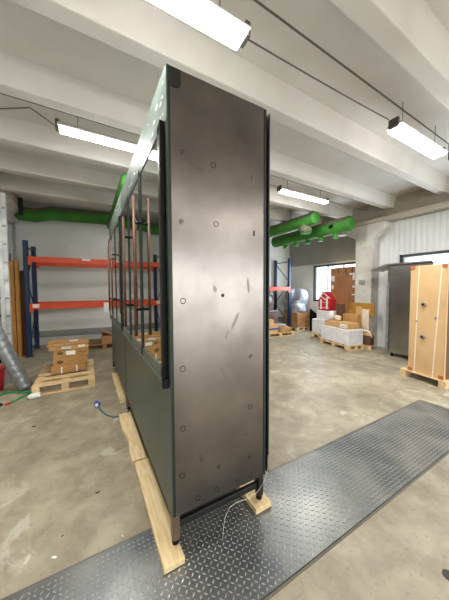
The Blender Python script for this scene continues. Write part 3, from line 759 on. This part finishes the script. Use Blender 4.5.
# crate of long parts between panel and column
t = thing('long_parts_box', 'dark box of packing on a small pallet at the foot of the column', 'box', (5.955, 3.35, .1))
bx('box_body', t, (0, 0, 0), (.155, .25, .24), M['card_b'], .005)
m = MB(); m.blob((.08, .12, .26), (.075, .12, .10), M['card_l'], .2, 9); m.build('packing_paper', t)
m = MB(); m.tube([(-.01, .2, .34), (.0, .12, .36), (.02, .03, .32), (.03, -.01, .2)], .02, M['paper'], 8); m.build('white_band', t)
pallet(5.945, 3.33, .165, .28, 0, 'little pallet at the foot of the column under the dark box', h=.1, n=4)
o = tag(MB().box((-.01, 0, 0), (.02, .66, .32), M['plank']).build('timber_board', None, .003, loc=(6.175, 3.40, .80)), 'horizontal brown wooden board across the column', 'board')
for y, h_, mm, lb in ((3.70, 1.03, 'card_l', 'tall pale cardboard strip standing left in front of the column'), (3.53, .97, 'strap', 'tall pinkish cardboard strip standing right in front of the column')):
    o = tag(MB().box((0, 0, 0), (.02, .17 if y > 3.5 else .14, h_-.0), M[mm]).build('cardboard_strip', None, .003, loc=(6.125, y-.03, 0)), lb, 'cardboard strip')
tag(MB().blob((5.82, 4.33, .775), (.07, .07, .1), M['paper'], .3, 5).build('crumpled_paper'), 'crumpled white paper standing up on the farther flat carton', 'paper')
tag(MB().blob((5.80, 4.13, .72), (.06, .09, .06), M['strap'], .3, 8).build('crumpled_paper'), 'crumpled pinkish paper on the farther flat carton', 'paper')
t = thing('wall_socket', 'grey socket box on the face of the concrete column', 'socket', (6.185, 3.66, 1.62))
bx('socket_body', t, (-.03, 0, 0), (.014, .14, .1), M['seam'], .005); bx('socket_cover', t, (-.036, .02, .02), (-.03, .12, .08), M['band'], .002)

# black sheet and bulk goods by the right rack
tag(MB().prism([(5.64, 0), (6.03, 0), (6.03, .78), (5.72, .6)], 6.9, 6.95, M['black'], 'X').build('black_board'), 'black board leaning on the wall beside the wrapped pallet goods', 'board')
pallet(6.42, 6.14, .64, .8, -.03, 'wooden pallet under the bright wrapped goods beside the rack', h=.12)
t = thing('wrapped_goods', 'plastic-wrapped goods with blue-white bags above brown cardboard, beside the rack', 'wrapped goods', (6.43, 6.16, .121), -.03)
bx('cardboard_base', t, (0, 0, 0), (.61, .74, .52), M['wrap_b'], .02)
m = MB(); m.blob((.305, .36, .72), (.29, .34, .22), M['wrap'], .28, 2, 4); m.build('wrapped_bags', t)
m = MB(); m.blob((.38, .26, 1.12), (.21, .26, .24), M['wrap'], .3, 12, 4); m.build('wrapped_bags', t)
m = MB(); m.blob((.15, .5, 1.12), (.14, .18, .22), M['wrap'], .3, 22, 4); m.build('wrapped_bags', t)
pallet(5.0, 6.66, 1.0, .58, -.03, 'wooden pallet inside the right rack bay', h=.12)
t = thing('wrapped_goods', 'dark brown wrapped goods inside the right rack bay', 'wrapped goods', (5.05, 6.68, .121), -.03)
bx('cardboard_base', t, (0, 0, 0), (.92, .52, .6), M['wrap_d'], .02)
m = MB(); m.blob((.45, .27, .98), (.43, .24, .40), M['wrap_d'], .25, 31, 4); m.build('wrapped_bags', t)
pallet(4.75, 5.75, 1.0, .62, -.1, 'small pallet with cartons just right of the steel cabinet end', h=.12)
def exb(t): bx('blue_band', t, (-.002, -.004, .11), (.36, 0, .16), M['bluep'], 0); bx('blue_band', t, (-.004, -.002, .11), (0, .34, .16), M['bluep'], 0)
carton(4.8, 5.76, .121, .36, .42, .27, -.1, 'brown carton with a blue band on the small pallet', extra=exb, m='card_l')
carton(4.86, 5.84, .393, .2, .2, .14, -.1, 'small pale carton on top of the blue banded carton', m='card_l')
carton(5.24, 5.70, .121, .42, .42, .15, -.1, 'low brown carton on the right of the small pallet', m='card')
tag(MB().blob((5.4, 5.9, .32), (.16, .14, .045), M['seam'], .2, 6).build('plastic_sheet'), 'grey plastic sheet lying on the low brown carton', 'sheet')

# dark fixture cut by the right picture edge
t = thing('dark_fixture', 'dark narrow fixture hanging from the ceiling at the right picture edge', 'fixture', (3.03, 1.02, 2.72))
bx('casing', t, (0, -.14, .0), (.05, .0, .34), M['dark'], .004)
m = MB(); m.tube([(.025, -.07, .34), (.025, -.07, SZ-2.72)], .01, M['dark'], 8); m.build('hanger', t)

# ------------------------------------------------------------------ crumbs and chips on the floor
spots = [(.03, 1.97, .03, 'thin dark splinter of wood lying on the bare floor left of the long timber', 'print'),
         (-.33, 1.66, .06, 'long pale chip on the floor at the bottom left corner of the picture', 'chip'),
         (-.20, 1.60, .03, 'white crumb on the floor beyond the tread plate at bottom left', 'paper'),
         (-.17, 1.72, .015, 'tiny dark chip beside the white crumb at bottom left', 'print'),
         (.15, 1.535, .025, 'tiny pale chip right at the tread plate edge, left of the cabinet', 'chip'),
         (1.9, 1.72, .03, 'small pale chip on the floor beyond the tread plate, right of the cabinet', 'chip'),
         (3.3, 1.7, .05, 'pale chip on the floor near the far right end of the tread plate', 'chip'),
         (-.55, 3.3, .04, 'dark splinter on the floor in front of the left pallet', 'print')]
for k, (x, y, r, lb, mm) in enumerate(spots):
    m = MB(); m.prism([(-r/2, -r/8), (r*.1, -r/5), (r/2, 0), (r*.2, r/6), (-r*.4, r/7)], 0, .004, M[mm], 'Z'); o = m.build('floor_chip', None, 0, loc=(x, y, .0)); o.rotation_euler.z = k*1.3
    tag(o, lb, 'debris')
m = MB(); m.tube([(1.605, .47, .0), (1.605, .47, .003)], .03, M['dark'], 16); tag(m.build('floor_socket'), 'dark round floor hole cover at the bottom right of the picture', 'cover')
